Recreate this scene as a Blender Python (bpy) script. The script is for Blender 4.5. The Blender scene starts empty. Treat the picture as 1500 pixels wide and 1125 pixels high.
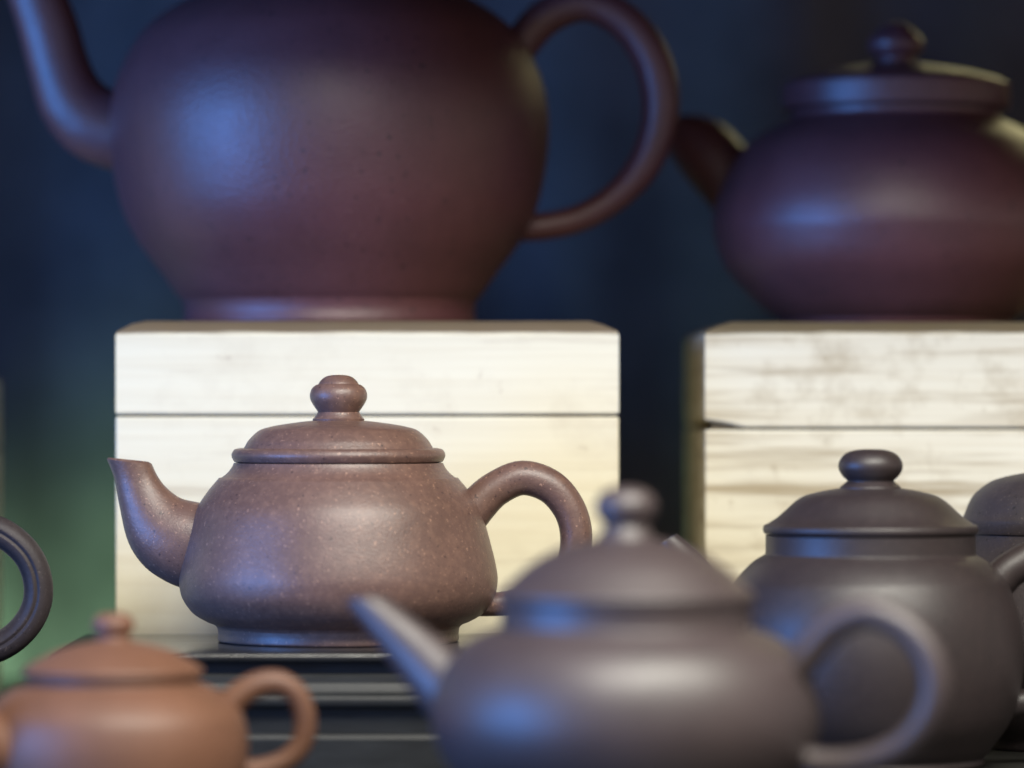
import bpy, bmesh, math, random
from mathutils import Vector, Matrix, noise

# ------------------------------------------------------------------ camera, world, lamps, exposure
scene = bpy.context.scene
FPX = 6500.0            # focal length in pixels of a 1500 px wide frame (75 mm on a 17.3 mm sensor)
EYE = 0.1               # camera height over the table top
HOR = 590.0             # picture row of the horizon
FOCUS = 1.258

cam_d = bpy.data.cameras.new('camera')
cam_d.lens = 75.0
cam_d.sensor_width = 17.3
cam_d.shift_y = (HOR - 562.5) / 1500.0
cam_d.clip_start = 0.05
cam_d.clip_end = 50
cam_d.dof.use_dof = True
cam_d.dof.focus_distance = FOCUS
cam_d.dof.aperture_fstop = 2.5
cam = bpy.data.objects.new('camera', cam_d)
cam.location = (0, 0, EYE)
cam.rotation_euler = (math.pi / 2, 0, 0)
scene.collection.objects.link(cam)
scene.camera = cam

world = bpy.data.worlds.new('World')
scene.world = world
world.use_nodes = True
wb = world.node_tree.nodes['Background']
wb.inputs['Color'].default_value = (0.93, 0.82, 0.76, 1)
wb.inputs['Strength'].default_value = 0.46


def area_lamp(name, loc, target, sx, sy, power, color, spread=180):
    l = bpy.data.lights.new(name, 'AREA')
    l.shape = 'RECTANGLE'
    l.size = sx
    l.size_y = sy
    l.energy = power
    l.color = color
    l.spread = math.radians(spread)
    o = bpy.data.objects.new(name, l)
    o.location = loc
    d = Vector(target) - Vector(loc)
    o.rotation_euler = d.to_track_quat('-Z', 'Y').to_euler()
    scene.collection.objects.link(o)
    return o


# shop lamp high in front, blue window to the left, green glow low at the left
area_lamp('shop_lamp', (0.16, 0.76, 0.56), (0.0, 1.30, 0.05), 0.60, 0.18, 8.8, (1.0, 0.97, 0.86))
area_lamp('window_light', (-0.97, 0.69, 0.085), (0.0, 1.30, 0.10), 0.62, 0.60, 19.0, (0.062, 0.31, 1.0))
area_lamp('green_glow', (-0.232, 1.564, 0.009), (-0.17, 1.61, 0.0), 0.02, 0.012, 0.17, (0.46, 1.0, 0.54), 130)
area_lamp('added_rim_lamp', (0.20, 1.590, 0.274), (0.15, 1.47, 0.10), 0.22, 0.03, 0.065, (1.0, 0.90, 0.46), 90)  # warm lamp added out of view for olive rims on the squat teapot

vs = scene.view_settings
vs.view_transform = 'Standard'
vs.look = 'None'
vs.exposure = 0
vs.gamma = 1
vs.use_curve_mapping = False
scene.render.resolution_x = 1024
scene.render.resolution_y = 768

# ------------------------------------------------------------------ materials


def mat_new(name):
    m = bpy.data.materials.new(name)
    m.use_nodes = True
    nt = m.node_tree
    return m, nt, nt.nodes['Principled BSDF']


def node(nt, kind, **kw):
    n = nt.nodes.new(kind)
    for k, v in kw.items():
        setattr(n, k, v)
    return n


def noise_node(nt, vec, scale, detail=3, rough=0.55):
    n = node(nt, 'ShaderNodeTexNoise')
    n.inputs['Scale'].default_value = scale
    n.inputs['Detail'].default_value = detail
    n.inputs['Roughness'].default_value = rough
    nt.links.new(vec, n.inputs['Vector'])
    return n


def ramp(nt, fac, stops):
    r = node(nt, 'ShaderNodeValToRGB')
    els = r.color_ramp.elements
    while len(els) < len(stops):
        els.new(0.5)
    for e, (p, c) in zip(els, stops):
        e.position = p
        e.color = (c, c, c, 1) if not isinstance(c, tuple) else (*c, 1)
    nt.links.new(fac, r.inputs['Fac'])
    return r


def mixc(nt, fac, a, b):
    m = node(nt, 'ShaderNodeMix', data_type='RGBA')
    for sock, v in ((m.inputs[0], fac), (m.inputs[6], a), (m.inputs[7], b)):
        if hasattr(v, 'links'):
            nt.links.new(v, sock)
        elif isinstance(v, tuple):
            sock.default_value = (*v, 1)
        else:
            sock.default_value = v
    return m.outputs[2]


def clay(name, base, light, dark, speck=0.6, rough=0.46, bump=0.25, bump_scale=1400, spec=0.5, grain=1100):
    m, nt, b = mat_new(name)
    tc = node(nt, 'ShaderNodeTexCoord').outputs['Object']
    big = ramp(nt, noise_node(nt, tc, 45, 4).outputs['Fac'], [(0.35, 0.0), (0.68, 1.0)])
    c = mixc(nt, big.outputs['Color'], tuple(x * 0.88 for x in base), tuple(x * 1.1 for x in base))
    mid = ramp(nt, noise_node(nt, tc, 420, 3).outputs['Fac'], [(0.45, 0.0), (0.75, 0.25 * speck)])
    c = mixc(nt, mid.outputs['Color'], c, light)
    sp = ramp(nt, noise_node(nt, tc, grain, 2).outputs['Fac'], [(0.64, 0.0), (0.72, speck)])
    c = mixc(nt, sp.outputs['Color'], c, light)
    sd = ramp(nt, noise_node(nt, tc, grain * 0.8, 1).outputs['Fac'], [(0.24, 0.8), (0.32, 0.0)])
    c = mixc(nt, sd.outputs['Color'], c, dark)
    nt.links.new(c, b.inputs['Base Color'])
    rr = node(nt, 'ShaderNodeMapRange')
    rr.inputs['To Min'].default_value = rough - 0.05
    rr.inputs['To Max'].default_value = rough + 0.07
    nt.links.new(noise_node(nt, tc, 130, 3).outputs['Fac'], rr.inputs['Value'])
    nt.links.new(rr.outputs['Result'], b.inputs['Roughness'])
    b.inputs['Specular IOR Level'].default_value = spec
    bp = node(nt, 'ShaderNodeBump')
    bp.inputs['Strength'].default_value = bump
    bp.inputs['Distance'].default_value = 0.00025
    nt.links.new(noise_node(nt, tc, bump_scale, 3, 0.6).outputs['Fac'], bp.inputs['Height'])
    nt.links.new(bp.outputs['Normal'], b.inputs['Normal'])
    return m


def wood(name, pale, tan, stain, stain_amt, z_edge):
    """pale straight-grained box wood, worn brown along the top edge of the lid (object z near z_edge)"""
    m, nt, b = mat_new(name)
    tc = node(nt, 'ShaderNodeTexCoord').outputs['Object']
    mp = node(nt, 'ShaderNodeMapping')
    mp.inputs['Scale'].default_value = (10, 40, 380)
    nt.links.new(tc, mp.inputs['Vector'])
    g = ramp(nt, noise_node(nt, mp.outputs['Vector'], 1.0, 5, 0.6).outputs['Fac'], [(0.40, 0.0), (0.75, 0.7)])
    c = mixc(nt, g.outputs['Color'], pale, tan)
    mp2 = node(nt, 'ShaderNodeMapping')
    mp2.inputs['Scale'].default_value = (11, 30, 210)
    nt.links.new(tc, mp2.inputs['Vector'])
    s = ramp(nt, noise_node(nt, mp2.outputs['Vector'], 1.0, 4, 0.6).outputs['Fac'],
             [(0.63 - 0.16 * stain_amt, 0.0), (0.84 - 0.15 * stain_amt, min(1.0, 0.40 + 0.4 * stain_amt))])
    c = mixc(nt, s.outputs['Color'], c, stain)
    bl = ramp(nt, noise_node(nt, tc, 48, 4, 0.6).outputs['Fac'], [(0.52, 0.0), (0.78, 0.75 * stain_amt)])
    c = mixc(nt, bl.outputs['Color'], c, stain)
    kn = ramp(nt, noise_node(nt, tc, 190, 2, 0.5).outputs['Fac'], [(0.70, 0.0), (0.82, 0.4)])
    c = mixc(nt, kn.outputs['Color'], c, stain)
    sep = node(nt, 'ShaderNodeSeparateXYZ')
    nt.links.new(tc, sep.inputs[0])
    wob = noise_node(nt, mp2.outputs['Vector'], 1.6, 4, 0.6)
    ad = node(nt, 'ShaderNodeMath', operation='MULTIPLY_ADD')
    nt.links.new(wob.outputs['Fac'], ad.inputs[0])
    ad.inputs[1].default_value = 0.0045
    nt.links.new(sep.outputs['Z'], ad.inputs[2])
    e = node(nt, 'ShaderNodeMapRange')
    e.inputs['From Min'].default_value = z_edge - 0.0005 + 0.0022
    e.inputs['From Max'].default_value = z_edge + 0.0008 + 0.0022
    e.inputs['To Max'].default_value = 0.95
    nt.links.new(ad.outputs[0], e.inputs['Value'])
    c = mixc(nt, e.outputs['Result'], c, tuple(x * 0.45 for x in stain))
    nt.links.new(c, b.inputs['Base Color'])
    b.inputs['Roughness'].default_value = 0.7
    b.inputs['Specular IOR Level'].default_value = 0.25
    bp = node(nt, 'ShaderNodeBump')
    bp.inputs['Strength'].default_value = 0.2
    bp.inputs['Distance'].default_value = 0.0004
    nt.links.new(g.outputs['Color'], bp.inputs['Height'])
    nt.links.new(bp.outputs['Normal'], b.inputs['Normal'])
    return m


def plain(name, col, rough, spec=0.5, var=0.25, scale=60, bump=0.1, stretch=(1, 1, 1)):
    m, nt, b = mat_new(name)
    tc = node(nt, 'ShaderNodeTexCoord').outputs['Object']
    mp = node(nt, 'ShaderNodeMapping')
    mp.inputs['Scale'].default_value = stretch
    nt.links.new(tc, mp.inputs['Vector'])
    n = noise_node(nt, mp.outputs['Vector'], scale, 5, 0.6)
    r = ramp(nt, n.outputs['Fac'], [(0.3, 0.0), (0.7, 1.0)])
    c = mixc(nt, r.outputs['Color'], tuple(x * (1 - var) for x in col), tuple(x * (1 + var) for x in col))
    nt.links.new(c, b.inputs['Base Color'])
    rr = node(nt, 'ShaderNodeMapRange')
    rr.inputs['To Min'].default_value = rough - 0.06
    rr.inputs['To Max'].default_value = rough + 0.08
    nt.links.new(n.outputs['Fac'], rr.inputs['Value'])
    nt.links.new(rr.outputs['Result'], b.inputs['Roughness'])
    b.inputs['Specular IOR Level'].default_value = spec
    bp = node(nt, 'ShaderNodeBump')
    bp.inputs['Strength'].default_value = bump
    bp.inputs['Distance'].default_value = 0.0003
    nt.links.new(noise_node(nt, mp.outputs['Vector'], scale * 8, 3).outputs['Fac'], bp.inputs['Height'])
    nt.links.new(bp.outputs['Normal'], b.inputs['Normal'])
    return m


M_MAIN = clay('speckled_brown_clay', (0.132, 0.075, 0.062), (0.36, 0.21, 0.15), (0.05, 0.03, 0.03), 0.8, 0.41, 0.35, 1400, 0.6)
M_BIG = clay('dark_purple_clay', (0.122, 0.043, 0.047), (0.17, 0.07, 0.07), (0.02, 0.01, 0.015), 0.6, 0.42, 0.9, 900, 0.85, 620)
M_FRONT = clay('plum_grey_clay', (0.058, 0.041, 0.043), (0.11, 0.075, 0.07), (0.03, 0.02, 0.02), 0.35, 0.46, 0.25, 1400, 0.88)
M_DARK = clay('dark_brown_clay', (0.030, 0.021, 0.022), (0.10, 0.07, 0.06), (0.012, 0.01, 0.01), 0.3, 0.46, 0.3, 1400, 0.65)
M_BLACK = clay('charcoal_clay', (0.038, 0.030, 0.032), (0.14, 0.11, 0.10), (0.012, 0.01, 0.01), 0.35, 0.50, 0.35, 1400, 0.28)
M_RED = clay('orange_red_clay', (0.175, 0.082, 0.050), (0.30, 0.15, 0.09), (0.10, 0.045, 0.03), 0.35, 0.50, 0.25)
M_BOX1 = wood('cream_box_wood', (0.80, 0.74, 0.56), (0.71, 0.63, 0.45), (0.36, 0.26, 0.16), 0.25, 0.1210)
M_BOX2 = wood('stained_box_wood', (0.77, 0.72, 0.57), (0.64, 0.56, 0.40), (0.33, 0.25, 0.14), 0.9, 0.1210)
M_BOXGAP = plain('box_gap_shade_wood', (0.12, 0.10, 0.07), 0.8, 0.2)  # inner box wood, its colour darkened for the shadow in the lid gap
M_STAND = plain('black_lacquered_wood', (0.020, 0.021, 0.021), 0.42, 0.3, 0.3, 40, 0.1, (1, 6, 6))
M_STANDTOP = plain('black_lacquered_board', (0.022, 0.022, 0.022), 0.20, 0.7, 0.3, 40, 0.1, (1, 6, 6))
M_TABLE = plain('dark_table_lacquer', (0.022, 0.022, 0.020), 0.42, 0.4, 0.3, 25, 0.1, (1, 4, 1))
M_CLOTH = plain('navy_backdrop_cloth', (0.095, 0.080, 0.078), 0.95, 0.05, 0.35, 14, 0.2)
M_HOLE = plain('dark_clay_inside', (0.02, 0.014, 0.013), 0.8, 0.2)

# ------------------------------------------------------------------ mesh helpers


def link(name, bm, mat, parent=None, smooth=True, sharp=38, loc=None):
    me = bpy.data.meshes.new(name)
    bmesh.ops.recalc_face_normals(bm, faces=bm.faces)
    bm.to_mesh(me)
    bm.free()
    me.materials.append(mat)
    if smooth:
        me.shade_smooth()
        me.set_sharp_from_angle(angle=math.radians(sharp))
    o = bpy.data.objects.new(name, me)
    scene.collection.objects.link(o)
    if parent:
        o.parent = parent
    if loc:
        o.location = loc
    return o


def thing(name, label, cat, loc, rotz=0.0, group=None):
    o = bpy.data.objects.new(name, None)
    o.empty_display_size = 0.02
    o.location = loc
    o.rotation_euler = (0, 0, rotz)
    o['label'] = label
    o['category'] = cat
    if group:
        o['group'] = group
    scene.collection.objects.link(o)
    return o


def spline(pts, n=6):
    """Catmull-Rom through tuples of any length"""
    if len(pts) < 3:
        return [tuple(map(float, p)) for p in pts]
    P = [tuple(2 * a - b for a, b in zip(pts[0], pts[1]))] + list(pts) + \
        [tuple(2 * a - b for a, b in zip(pts[-1], pts[-2]))]
    out = []
    for i in range(1, len(P) - 2):
        p0, p1, p2, p3 = P[i - 1:i + 3]
        for k in range(n):
            t = k / n
            out.append(tuple(0.5 * (2 * b + (c - a) * t + (2 * a - 5 * b + 4 * c - d) * t * t +
                                    (3 * b - a - 3 * c + d) * t ** 3) for a, b, c, d in zip(p0, p1, p2, p3)))
    out.append(tuple(map(float, pts[-1])))
    return out


def lathe(sections, seg=96, n=6):
    """sections: lists of (r, z); each is smoothed on its own, corners stay between sections"""
    prof = []
    for s in sections:
        for p in spline(s, n):
            if not prof or (abs(p[0] - prof[-1][0]) + abs(p[1] - prof[-1][1])) > 1e-6:
                prof.append((max(p[0], 0.0), p[1]))
    bm = bmesh.new()
    rings = []
    for r, z in prof:
        if r < 1e-5:
            rings.append([bm.verts.new((0, 0, z))])
        else:
            rings.append([bm.verts.new((r * math.cos(2 * math.pi * k / seg), r * math.sin(2 * math.pi * k / seg), z))
                          for k in range(seg)])
    for a, b in zip(rings, rings[1:]):
        for k in range(seg):
            k2 = (k + 1) % seg
            if len(a) == 1 and len(b) == 1:
                continue
            if len(a) == 1:
                bm.faces.new((a[0], b[k2], b[k]))
            elif len(b) == 1:
                bm.faces.new((a[k], a[k2], b[0]))
            else:
                bm.faces.new((a[k], a[k2], b[k2], b[k]))
    for ring in (rings[0], rings[-1]):
        if len(ring) > 1:
            bm.faces.new(ring)
    return bm


def loft(rings, cap0=True, cap1=True):
    bm = bmesh.new()
    R = [[bm.verts.new(p) for p in ring] for ring in rings]
    n = len(R[0])
    for a, b in zip(R, R[1:]):
        for k in range(n):
            bm.faces.new((a[k], a[(k + 1) % n], b[(k + 1) % n], b[k]))
    if cap0:
        bm.faces.new(R[0])
    if cap1:
        bm.faces.new(R[-1])
    return bm


def spout_mesh(pairs, depth=0.85, yaw=0.0, seg=32, wall=0.82, bore=0.010, n=6):
    """pairs: (lower/outer x, z, upper/inner x, z) from the lip to inside the body; the bore is hollow at the lip"""
    S = spline([tuple(p) for p in pairs], n)
    rings = []

    def ring(s, f=1.0, off=(0, 0)):
        ox, oz, ix, iz = s
        c = Vector(((ox + ix) / 2 + off[0], 0, (oz + iz) / 2 + off[1]))
        h = Vector(((ix - ox) / 2, 0, (iz - oz) / 2))
        d = h.length * depth
        return [c + h * (math.cos(a) * f) + Vector((0, d * f * math.sin(a), 0))
                for a in (2 * math.pi * k / seg for k in range(seg))]
    m0 = Vector(((S[0][0] + S[0][2]) / 2, (S[0][1] + S[0][3]) / 2))
    m1 = Vector(((S[3][0] + S[3][2]) / 2, (S[3][1] + S[3][3]) / 2))
    ax = (m1 - m0).normalized()
    rings.append(ring(S[0], wall * 0.8, ax * bore))
    rings.append(ring(S[0], wall, ax * 0.0008))
    rings.append(ring(S[0], (1 + wall) / 2, -ax * 0.0002))
    rings.append(ring(S[0], 1.0, ax * 0.0003))
    for s in S[1:]:
        rings.append(ring(s))
    bm = loft(rings)
    if yaw:
        bmesh.ops.rotate(bm, verts=bm.verts, cent=(0, 0, 0), matrix=Matrix.Rotation(yaw, 3, 'Z'))
    return bm


def handle_mesh(path, seg=28, flat=1.0, groove=0.0, yaw=0.0, n=6):
    """path: (x, z, radius); flat scales the thickness towards the viewer; groove cuts a line round both faces"""
    S = spline(path, n)
    rings = []
    for i, (x, z, r) in enumerate(S):
        a = S[max(i - 1, 0)]
        b = S[min(i + 1, len(S) - 1)]
        t = Vector((b[0] - a[0], 0, b[1] - a[1])).normalized()
        nrm = Vector((t.z, 0, -t.x))
        rg = []
        angs = [2 * math.pi * k / seg for k in range(seg)]
        for an in angs:
            rr = 1.0
            if groove:
                dd = abs(abs(math.sin(an)) - 1)
                if dd < 0.0005:
                    rr = 1 - groove
                elif dd < 0.005:
                    rr = 1 - 0.7 * groove
            rg.append(Vector((x, 0, z)) + nrm * (r * rr * math.cos(an)) + Vector((0, r * flat * rr * math.sin(an), 0)))
        rings.append(rg)
    bm = loft(rings)
    if yaw:
        bmesh.ops.rotate(bm, verts=bm.verts, cent=(0, 0, 0), matrix=Matrix.Rotation(yaw, 3, 'Z'))
    return bm


def box(bm, x0, x1, y0, y1, z0, z1, bevel=0.0):
    vs_ = [bm.verts.new((x, y, z)) for z in (z0, z1) for y in (y0, y1) for x in (x0, x1)]
    fs = [(0, 1, 3, 2), (4, 6, 7, 5), (0, 4, 5, 1), (2, 3, 7, 6), (0, 2, 6, 4), (1, 5, 7, 3)]
    for f in fs:
        bm.faces.new([vs_[i] for i in f])
    if bevel:
        bmesh.ops.recalc_face_normals(bm, faces=bm.faces)
        bmesh.ops.bevel(bm, geom=list(bm.edges), offset=bevel, segments=2, affect='EDGES', profile=0.6)
    return bm


# ------------------------------------------------------------------ setting
# table top
bm = box(bmesh.new(), -0.75, 0.75, 0.80, 1.66, -0.03, 0.0, 0.003)
table = link('table_top', bm, M_TABLE, smooth=False)
table['kind'] = 'structure'

# dark cloth backdrop hanging in soft folds behind the boxes
bm = bmesh.new()
NX, NZ = 120, 40
grid = []
for j in range(NZ + 1):
    row = []
    for i in range(NX + 1):
        x = -0.75 + 1.5 * i / NX
        z = 0.0 + 0.75 * j / NZ
        y = 1.615 + 0.006 * math.sin(x * 38 + 1.3 * math.sin(z * 6)) + 0.004 * math.sin(x * 83 + 2 + z * 4) \
            + 0.010 * noise.noise(Vector((x * 6, z * 3, 0)))
        row.append((x, y, z))
    grid.append(row)
R0 = [[bm.verts.new(p) for p in r] for r in grid]
R1 = [[bm.verts.new((p[0], p[1] + 0.002, p[2])) for p in r] for r in grid]
for j in range(NZ):
    for i in range(NX):
        bm.faces.new((R0[j][i], R0[j][i + 1], R0[j + 1][i + 1], R0[j + 1][i]))
        bm.faces.new((R1[j][i], R1[j + 1][i], R1[j + 1][i + 1], R1[j][i + 1]))
for i in range(NX):
    bm.faces.new((R0[0][i], R1[0][i], R1[0][i + 1], R0[0][i + 1]))
    bm.faces.new((R0[NZ][i], R0[NZ][i + 1], R1[NZ][i + 1], R1[NZ][i]))
for j in range(NZ):
    bm.faces.new((R0[j][0], R0[j + 1][0], R1[j + 1][0], R1[j][0]))
    bm.faces.new((R0[j][NX], R1[j][NX], R1[j + 1][NX], R0[j + 1][NX]))
backdrop = link('backdrop', bm, M_CLOTH)
backdrop['kind'] = 'structure'

# added unseen board: keeps the shop lamp off the upper teapots and backdrop
bm = box(bmesh.new(), -0.75, 0.75, 1.142, 1.66, 0.285, 0.303, 0.002)
added_shade_board = link('added_shade_board', bm, M_TABLE, smooth=False)
added_shade_board['kind'] = 'structure'

# ------------------------------------------------------------------ wooden boxes


def wooden_box(label, x0, x1, y0, depth, seam, face_top, top, mat, rotz=0.0, lifted=0.0, seed=0):
    cx, cy = (x0 + x1) / 2, y0 + depth / 2
    w, d = (x1 - x0) / 2, depth / 2
    t = thing('wooden_box', label, 'box', (cx, cy, 0), rotz, 'wooden tea boxes')
    wt = 0.007
    gap = 0.0007
    zb = seam - gap
    for (a, b, c, e) in ((-w, w, -d, -d + wt), (-w, w, d - wt, d)):
        link('long_board', box(bmesh.new(), a, b, c, e, 0.0, zb, 0.0006), mat, t, smooth=False)
    for (a, b) in ((-w + 0.0001, -w + wt), (w - wt, w - 0.0001)):
        link('end_board', box(bmesh.new(), a, b, -d + wt - 0.0004, d - wt + 0.0004, 0.0, zb - 0.0002, 0.0006), mat, t, smooth=False)
    link('bottom_board', box(bmesh.new(), -w + wt - .0003, w - wt + .0003, -d + wt - .0003, d - wt + .0003, 0.0015, 0.007), M_BOXGAP, t, smooth=False)
    # inner lip which the lid slides over
    link('inner_lip', box(bmesh.new(), -w + 0.0022, w - 0.0022, -d + 0.0022, d - 0.0022, zb - 0.004, seam + 0.004), M_BOXGAP, t, smooth=False)
    # lid: upright skirt, worn bevel, flat top, subdivided so that its edges waver
    bm = bmesh.new()
    NS = 60
    rnd = random.Random(seed)
    ph = [rnd.uniform(0, 6.28) for _ in range(4)]

    def outline(inset, z, wav, lift=0.0):
        pts = []
        for k in range(NS + 1):
            pts.append((-w + inset + (2 * (w - inset)) * k / NS, -d + inset))
        for k in range(1, 12):
            pts.append((w - inset, -d + inset + 2 * (d - inset) * k / 12))
        for k in range(NS + 1):
            pts.append((w - inset - (2 * (w - inset)) * k / NS, d - inset))
        for k in range(1, 12):
            pts.append((-w + inset, d - inset - 2 * (d - inset) * k / 12))
        out = []
        for x, y in pts:
            zz = z + wav * (math.sin(x * 90 + ph[0]) * 0.5 + math.sin(x * 210 + ph[1]) * 0.3 + 0.8 * noise.noise(Vector((x * 150, y * 150, seed))))
            if lift:
                zz += lift * max(0.0, 1 - (x + w) / 0.011) ** 0.6 if y < 0 else 0.0
            out.append(Vector((x, y, zz)))
        return out
    rings = [outline(0.0021, seam, 0.0, lifted), outline(0.0005, seam, 0.00006, lifted), outline(0.0, seam + 0.0006, 0.00006, lifted),
             outline(0.0, face_top - 0.0012, 0.00015), outline(0.0006, face_top, 0.00028), outline(0.0045, top - 0.0012, 0.00022),
             outline(0.0085, top, 0.00008), outline(0.012, top, 0.0)]
    bm = loft(rings)
    link('lid', bm, mat, t, smooth=False)
    return t


BOX_TOP = 0.1245
box_a = wooden_box('cream wooden box behind the speckled brown teapot, large round purple teapot on its lid',
                   -0.1186, 0.0316, 1.325, 0.150, 0.0965, 0.1213, BOX_TOP, M_BOX1, math.radians(0.25), 0.0, 3)
box_b = wooden_box('stained pale wooden box carrying the squat purple teapot with rimmed lid',
                   0.0582, 0.2130, 1.338, 0.152, 0.0925, 0.1215, BOX_TOP, M_BOX2, 0.0, 0.0022, 8)
box_c = wooden_box('lower wooden box behind the grooved charcoal handle, only its edge showing',
                   -0.3165, -0.1700, 1.335, 0.140, 0.085, 0.1075, 0.1105, M_BOX1, 0.0, 0.0, 5)

# ------------------------------------------------------------------ stepped black stand


def rect_sweep(hx, hy, prof):
    """prof: (outward offset, z) from bottom to top, swept round a rectangle with mitred corners"""
    rings = []
    for off, z in prof:
        X, Y = hx + off, hy + off
        rings.append([Vector((-X, -Y, z)), Vector((X, -Y, z)), Vector((X, Y, z)), Vector((-X, Y, z))])
    return loft(rings)


ST_Z = 0.032
stand = thing('display_stand', 'black lacquered stepped wooden stand under the speckled brown teapot', 'stand', (-0.046, 1.2555, 0))
HX, HY = 0.080, 0.050
mm = 0.001
link('base', rect_sweep(HX, HY, [(5.4 * mm, 0), (6 * mm, 0.5 * mm), (6 * mm, 9.0 * mm), (5.2 * mm, 10.2 * mm), (1.0 * mm, 10.4 * mm)]), M_STAND, stand, sharp=30)
link('waist', rect_sweep(HX, HY, [(1.4 * mm, 10.2 * mm), (1.2 * mm, 14 * mm), (2.2 * mm, 17.2 * mm)]), M_STAND, stand, sharp=30)
bull = [(2.0 * mm, 17.1 * mm)] + [((3.0 + 2.0 * math.cos(a)) * mm, (19.2 + 2.0 * math.sin(a)) * mm)
                                  for a in [math.radians(-90 + 15 * k) for k in range(12)]] + [(2.2 * mm, 21.6 * mm)]
link('round_moulding', rect_sweep(HX, HY, bull), M_STAND, stand, sharp=30)
link('step_moulding', rect_sweep(HX, HY, [(2.4 * mm, 21.3 * mm), (1.6 * mm, 23.6 * mm), (1.4 * mm, 23.9 * mm), (0.4 * mm, 24.0 * mm), (0.2 * mm, 25.6 * mm),
                                          (-0.4 * mm, 26.2 * mm), (-5 * mm, 26.3 * mm)]), M_STAND, stand, sharp=30)
link('recess', rect_sweep(HX, HY, [(-5 * mm, 26.0 * mm), (-5 * mm, 29.9 * mm)]), M_STAND, stand, sharp=30)
edge = [(-4 * mm, 29.6 * mm), (-1.2 * mm, 29.6 * mm)] + [((-1.2 + 1.2 * math.cos(a)) * mm, (30.8 + 1.2 * math.sin(a)) * mm)
                                                       for a in [math.radians(-75 + 15 * k) for k in range(12)]]
link('top_board', rect_sweep(HX, HY, edge), M_STANDTOP, stand, sharp=30)

# ------------------------------------------------------------------ teapots


class Pot:
    """measurements are picture units at the pot's own distance; k turns them into metres"""

    def __init__(self, label, cu, dist, z0, mat, rotz=0.0, name='teapot'):
        self.k = dist / FPX
        self.cu = cu
        self.vb = HOR + (EYE - z0) / self.k
        self.mat = mat
        self.root = thing(name, label, 'teapot', ((cu - 750) * self.k, dist, z0), rotz, 'clay teapots')

    def sec(self, pts):
        return [(r * self.k, max((self.vb - v) * self.k, -0.0002)) for r, v in pts]

    def body(self, *secs):
        first = secs[0]
        r0 = first[0][0]
        base = [[(0, self.vb - 2 / 1), (r0 * 0.86, self.vb - 2)], [(r0 * 0.86, self.vb - 2), (r0 * 0.88, self.vb)], [(r0 * 0.88, self.vb), (r0 * 0.975, self.vb)]]
        r1, v1 = secs[-1][-1]
        allsec = base + list(secs) + [[(r1, v1), (r1 * 0.6, v1 + 1)], [(r1 * 0.6, v1 + 1), (0, v1 + 1)]]
        self.b = link('body', lathe([self.sec(s) for s in allsec]), self.mat, self.root)

    def lid(self, *secs):
        r0, v0 = secs[0][0]
        r1, v1 = secs[-1][-1]
        allsec = [[(0, v0 + 2), (r0 * 0.9, v0 + 2)], [(r0 * 0.9, v0 + 2), (r0, v0)]] + list(secs) + [[(r1, v1), (0, v1 - 1)]]
        self.l = link('lid', lathe([self.sec(s) for s in allsec]), self.mat, self.root)

    def knob(self, *secs):
        r0, v0 = secs[0][0]
        allsec = [[(0, v0 + 3), (r0 * 0.97, v0 + 3)], [(r0 * 0.97, v0 + 3), (r0, v0)]] + list(secs)
        link('knob', lathe([self.sec(s) for s in allsec], seg=64), self.mat, self.l)

    def spout(self, pairs, depth=0.85, yaw=0.0, bore=0.010):
        k, c = self.k, math.cos(yaw + self.root.rotation_euler.z)
        pr = [((a - self.cu) * k / c, (self.vb - b) * k, (d - self.cu) * k / c, (self.vb - e) * k) for a, b, d, e in pairs]
        link('spout', spout_mesh(pr, depth, yaw, bore=bore), self.mat, self.root)

    def handle(self, path, flat=1.0, groove=0.0, yaw=0.0, seg=28):
        k, c = self.k, math.cos(yaw + self.root.rotation_euler.z)
        link('handle', handle_mesh([((u - self.cu) * k / c, (self.vb - v) * k, r * k) for u, v, r in path], seg, flat, groove, yaw),
             self.mat, self.root, sharp=60)


# --- the speckled brown teapot in focus
p = Pot('speckled brown clay teapot with stepped round knob, standing on the black stepped stand', 496, 1.266, ST_Z - 0.0002, M_MAIN)
p.body([(174, 938.5), (176.5, 936), (176, 927), (177, 919)],
       [(177, 919), (182, 914), (194, 909), (213, 897), (228, 876), (233, 854), (231.5, 833), (223, 797), (209, 749), (193, 722), (175, 700)],
       [(175, 700), (170.5, 699)], [(170.5, 699), (162, 692), (156, 684), (153, 678)])
p.lid([(150, 677), (153, 675.5), (156.5, 667), (153, 659), (146, 656.5)], [(146, 656.5), (140, 657)],
      [(139, 657), (136, 652), (130, 643), (116, 630.5), (99, 625), (80, 621.5), (55, 618), (36, 616)])
p.knob([(37.5, 616.5), (38, 613.5)], [(36, 612.5), (33, 608), (31, 604)],
       [(30, 603.5), (36, 595), (41, 586), (42, 578), (39.5, 570), (34, 564.5), (30, 563)], [(29.5, 562.5), (27, 558.5), (21, 553), (13, 550), (0, 549)])
p.spout([(156, 671, 222, 678), (168, 702, 231, 697), (175, 740, 244, 714), (188, 794, 264, 729), (213, 831, 287, 735),
         (250, 855, 312, 740), (290, 868, 335, 750)], 0.82)
p.handle([(672, 775, 30), (701, 739, 28), (728, 715, 26), (766, 700, 25.5), (808, 714, 25), (836, 750, 24), (844, 793, 23.5), (832, 840, 22),
          (796, 870, 20), (748, 883, 18), (690, 886, 17)])

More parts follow.
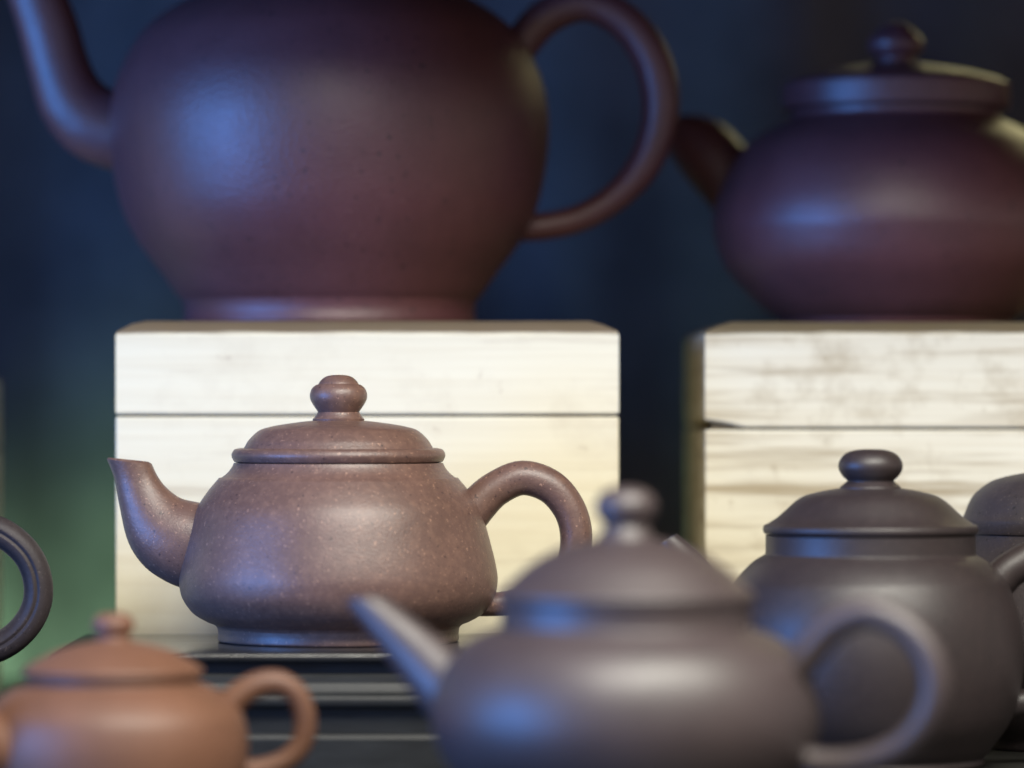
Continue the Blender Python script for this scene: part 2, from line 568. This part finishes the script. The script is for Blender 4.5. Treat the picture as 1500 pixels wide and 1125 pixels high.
# --- plum grey teapot in front
p = Pot('plum grey teapot with straight spout and banded neck, in front of the black stand', 917, 1.066, -0.0002, M_FRONT, math.radians(-20))
p.body([(186, 1199), (190, 1196), (189, 1186), (192, 1180)],
       [(192, 1180), (215, 1165), (243, 1143), (264, 1118), (279, 1085), (285, 1050), (280, 1012), (265, 976), (242, 948), (214, 930), (188, 921)],
       [(188, 921), (184, 916), (183, 900), (183, 883)])
p.lid([(184, 881), (188, 880), (188.5, 872), (187, 868)], [(187, 868), (180, 862), (167, 850), (148, 833), (125, 817), (92, 801), (54, 791), (38, 788.5)])
p.knob([(42, 789), (40, 784), (34, 775), (32, 769)], [(32, 768), (40, 759), (45, 746), (44, 735), (36, 722), (20, 714), (0, 712)])
p.spout([(499, 886, 556, 877), (545, 947, 605, 912), (590, 1006, 640, 938), (634, 1064, 678, 965), (690, 1118, 735, 992)], 0.9)
p.handle([(1140, 1000, 27), (1163, 970, 26), (1182, 945, 25), (1212, 912, 24), (1262, 893, 23), (1312, 912, 22), (1345, 952, 22), (1354, 1000, 22),
          (1340, 1044, 21), (1308, 1080, 20), (1258, 1102, 19), (1200, 1108, 18), (1150, 1100, 18)])

# --- dark brown teapot with a tall neck
p = Pot('dark brown teapot with tall neck, domed lid and oval knob, before the stained box', 1275, 1.225, -0.0002, M_DARK)
p.body([(163, 1120), (166, 1116), (165, 1108)],
       [(165, 1108), (180, 1090), (205, 1052), (219, 1005), (223, 955), (217, 902), (203, 861), (190, 841), (172, 823), (156, 813)],
       [(156, 813), (154, 811), (153.5, 797), (153.5, 784)])
p.lid([(151, 782), (155, 781.5), (157.5, 776), (156, 770), (150, 767)], [(150, 767), (134, 756), (104, 730), (78, 721), (50, 716), (42, 715.5)])
p.knob([(45, 716), (44, 713), (38, 708), (34, 705)], [(34, 704), (42, 696), (47, 685), (45, 674), (36, 664), (20, 659), (0, 658)])
p.spout([(966, 797, 992, 782), (984, 838, 1028, 812), (1012, 886, 1062, 850), (1046, 930, 1095, 885), (1090, 965, 1130, 915)], 0.85)
p.handle([(1440, 875, 28), (1462, 852, 27), (1484, 832, 26), (1530, 810, 24), (1585, 822, 23), (1618, 868, 22), (1618, 925, 22), (1590, 980, 21), (1535, 1020, 20),
          (1465, 1035, 20)])

# --- charcoal teapot behind it at the picture's edge
p = Pot('charcoal teapot with smooth domed lid, behind the dark brown teapot and before the stained box', 1545, 1.288, -0.0002, M_BLACK)
p.body([(105, 1095), (108, 1090), (110, 1080)],
       [(110, 1080), (135, 1050), (155, 1000), (160, 950), (157, 890), (146, 835), (135, 800), (132, 784), (132, 781.5)])
p.lid([(131, 780.5), (134, 780), (136, 764), (132, 753), (120, 727), (98, 708), (77, 699.5), (45, 693), (18, 691)])
p.knob([(16, 691), (15, 684)], [(15, 684), (24, 674), (26, 662), (20, 650), (0, 645)])
p.spout([(1790, 800, 1750, 795), (1765, 850, 1725, 830), (1735, 900, 1700, 870), (1700, 940, 1670, 890)], 0.85)

# --- small orange red teapot
p = Pot('small orange red teapot with flat knob, in front of the black stand', 166, 1.110, -0.0002, M_RED, math.radians(10))
p.body([(150, 1202), (154, 1198), (156, 1190)],
       [(156, 1190), (178, 1168), (193, 1135), (198, 1100), (196, 1070), (188, 1044), (168, 1022), (146, 1008), (131, 1002)],
       [(131, 1002), (126, 999), (125, 992)])
p.lid([(127, 991), (131, 989), (132.5, 983), (131, 979)], [(131, 979), (118, 970), (103, 962), (82, 952), (58, 945), (40, 941), (26, 938)])
p.knob([(27, 939), (24, 934), (24, 930)], [(24, 930), (30, 922), (31, 913), (26, 903), (14, 898), (0, 897)])
p.spout([(-120, 985, -72, 978), (-90, 1035, -42, 1004), (-52, 1085, -6, 1028), (-10, 1128, 24, 1046), (50, 1160, 66, 1062)], 1.0, math.radians(24))
p.handle([(315, 1055, 22), (332, 1036, 21), (352, 1018, 20), (378, 1004, 19), (408, 1002, 18), (434, 1020, 17), (446, 1056, 16.5), (440, 1092, 16), (414, 1118, 16), (370, 1130, 16), (330, 1125, 16)],
         yaw=math.radians(-4))

# --- charcoal teapot whose grooved handle shows
p = Pot('charcoal teapot with a grooved ring handle, beside the cream box', -300, 1.264, -0.0002, M_BLACK)
p.body([(150, 1102), (153, 1098), (153, 1090)],
       [(153, 1090), (172, 1065), (190, 1010), (194, 950), (185, 880), (165, 830), (135, 800)], [(135, 800), (132, 796), (131, 785)])
p.lid([(131, 784), (136, 783), (137, 776)], [(137, 776), (120, 755), (85, 735), (40, 726), (22, 725)])
p.knob([(22, 726), (20, 720)], [(20, 719), (32, 708), (32, 695), (20, 684), (0, 681)])
p.spout([(-590, 800, -550, 795), (-570, 850, -520, 830), (-540, 905, -490, 860), (-490, 950, -460, 880), (-440, 970, -430, 900)], 0.85)
p.handle([(-150, 835, 24), (-115, 800, 22.5), (-75, 779, 22), (-33, 772, 22), (4, 781, 22), (37, 808, 21.5), (54, 843, 21.5), (55, 882, 21.5), (37, 918, 21.5), (4, 945, 21.5),
          (-33, 954, 21), (-80, 946, 21), (-130, 925, 21)], groove=0.16, seg=72)

# --- large round purple teapot on the left box
p = Pot('large round purple teapot with gooseneck spout, on the cream wooden box', 483, 1.398, BOX_TOP - 0.0002, M_BIG)
p.body([(211, 475), (214, 472), (212, 455), (215, 441)],
       [(215, 441), (226, 428), (248, 397), (280, 354), (302, 309), (315, 256), (321, 203), (319, 155), (307, 107), (281, 59), (254, 30), (216, 5), (180, -10), (158, -17)],
       [(158, -17), (152, -22), (150, -40)])
p.lid([(150, -41), (158, -43), (159, -55)], [(159, -55), (140, -75), (95, -95), (45, -105), (28, -107)])
p.knob([(30, -106), (26, -116)], [(26, -117), (40, -130), (42, -145), (30, -160), (0, -166)])
p.spout([(-25, -112, 42, -122), (-5, -55, 80, -52), (13, 0, 101, -2), (29, 53, 115, 34), (43, 107, 126, 72), (62, 172, 138, 104), (102, 222, 153, 124),
         (155, 247, 172, 132), (205, 255, 205, 135)], 0.8)
p.handle([(745, 95, 28), (770, 56, 27), (805, 22, 27), (859, 6, 26), (914, 32, 27), (951, 80, 28), (967, 138, 28), (962, 195, 26), (941, 245, 24), (906, 285, 21),
          (860, 315, 20), (810, 330, 20), (750, 335, 20)])

# --- squat purple teapot on the right box
p = Pot('squat purple teapot with broad rimmed lid and pointed knob, on the stained wooden box', 1312, 1.425, BOX_TOP - 0.0002, M_BIG, math.radians(-12))
p.body([(165, 478), (168, 474), (170, 468)],
       [(170, 468), (188, 456), (212, 434), (250, 390), (266, 345), (268, 320), (261, 287), (243, 245), (218, 212), (185, 190), (158, 177)],
       [(158, 177), (153, 172), (153, 163)])
p.lid([(152, 161), (162, 160), (166, 156), (166, 127), (163, 123)], [(163, 123), (150, 116), (110, 105), (60, 97), (32, 93)])
p.knob([(30, 94), (27, 90), (28, 85)], [(28, 84), (37, 77), (41, 68), (39, 58), (28, 46), (15, 36), (0, 32)])
p.spout([(972, 188, 985, 166), (988, 222, 1012, 160), (1012, 258, 1044, 166), (1038, 288, 1070, 182), (1062, 312, 1096, 210), (1130, 330, 1130, 232)], 0.8, math.radians(-10), 0.004)
p.handle([(1540, 235, 24), (1575, 200, 23), (1625, 180, 22), (1675, 205, 22), (1695, 260, 22), (1680, 320, 21), (1635, 365, 20), (1570, 375, 20), (1530, 365, 20)])
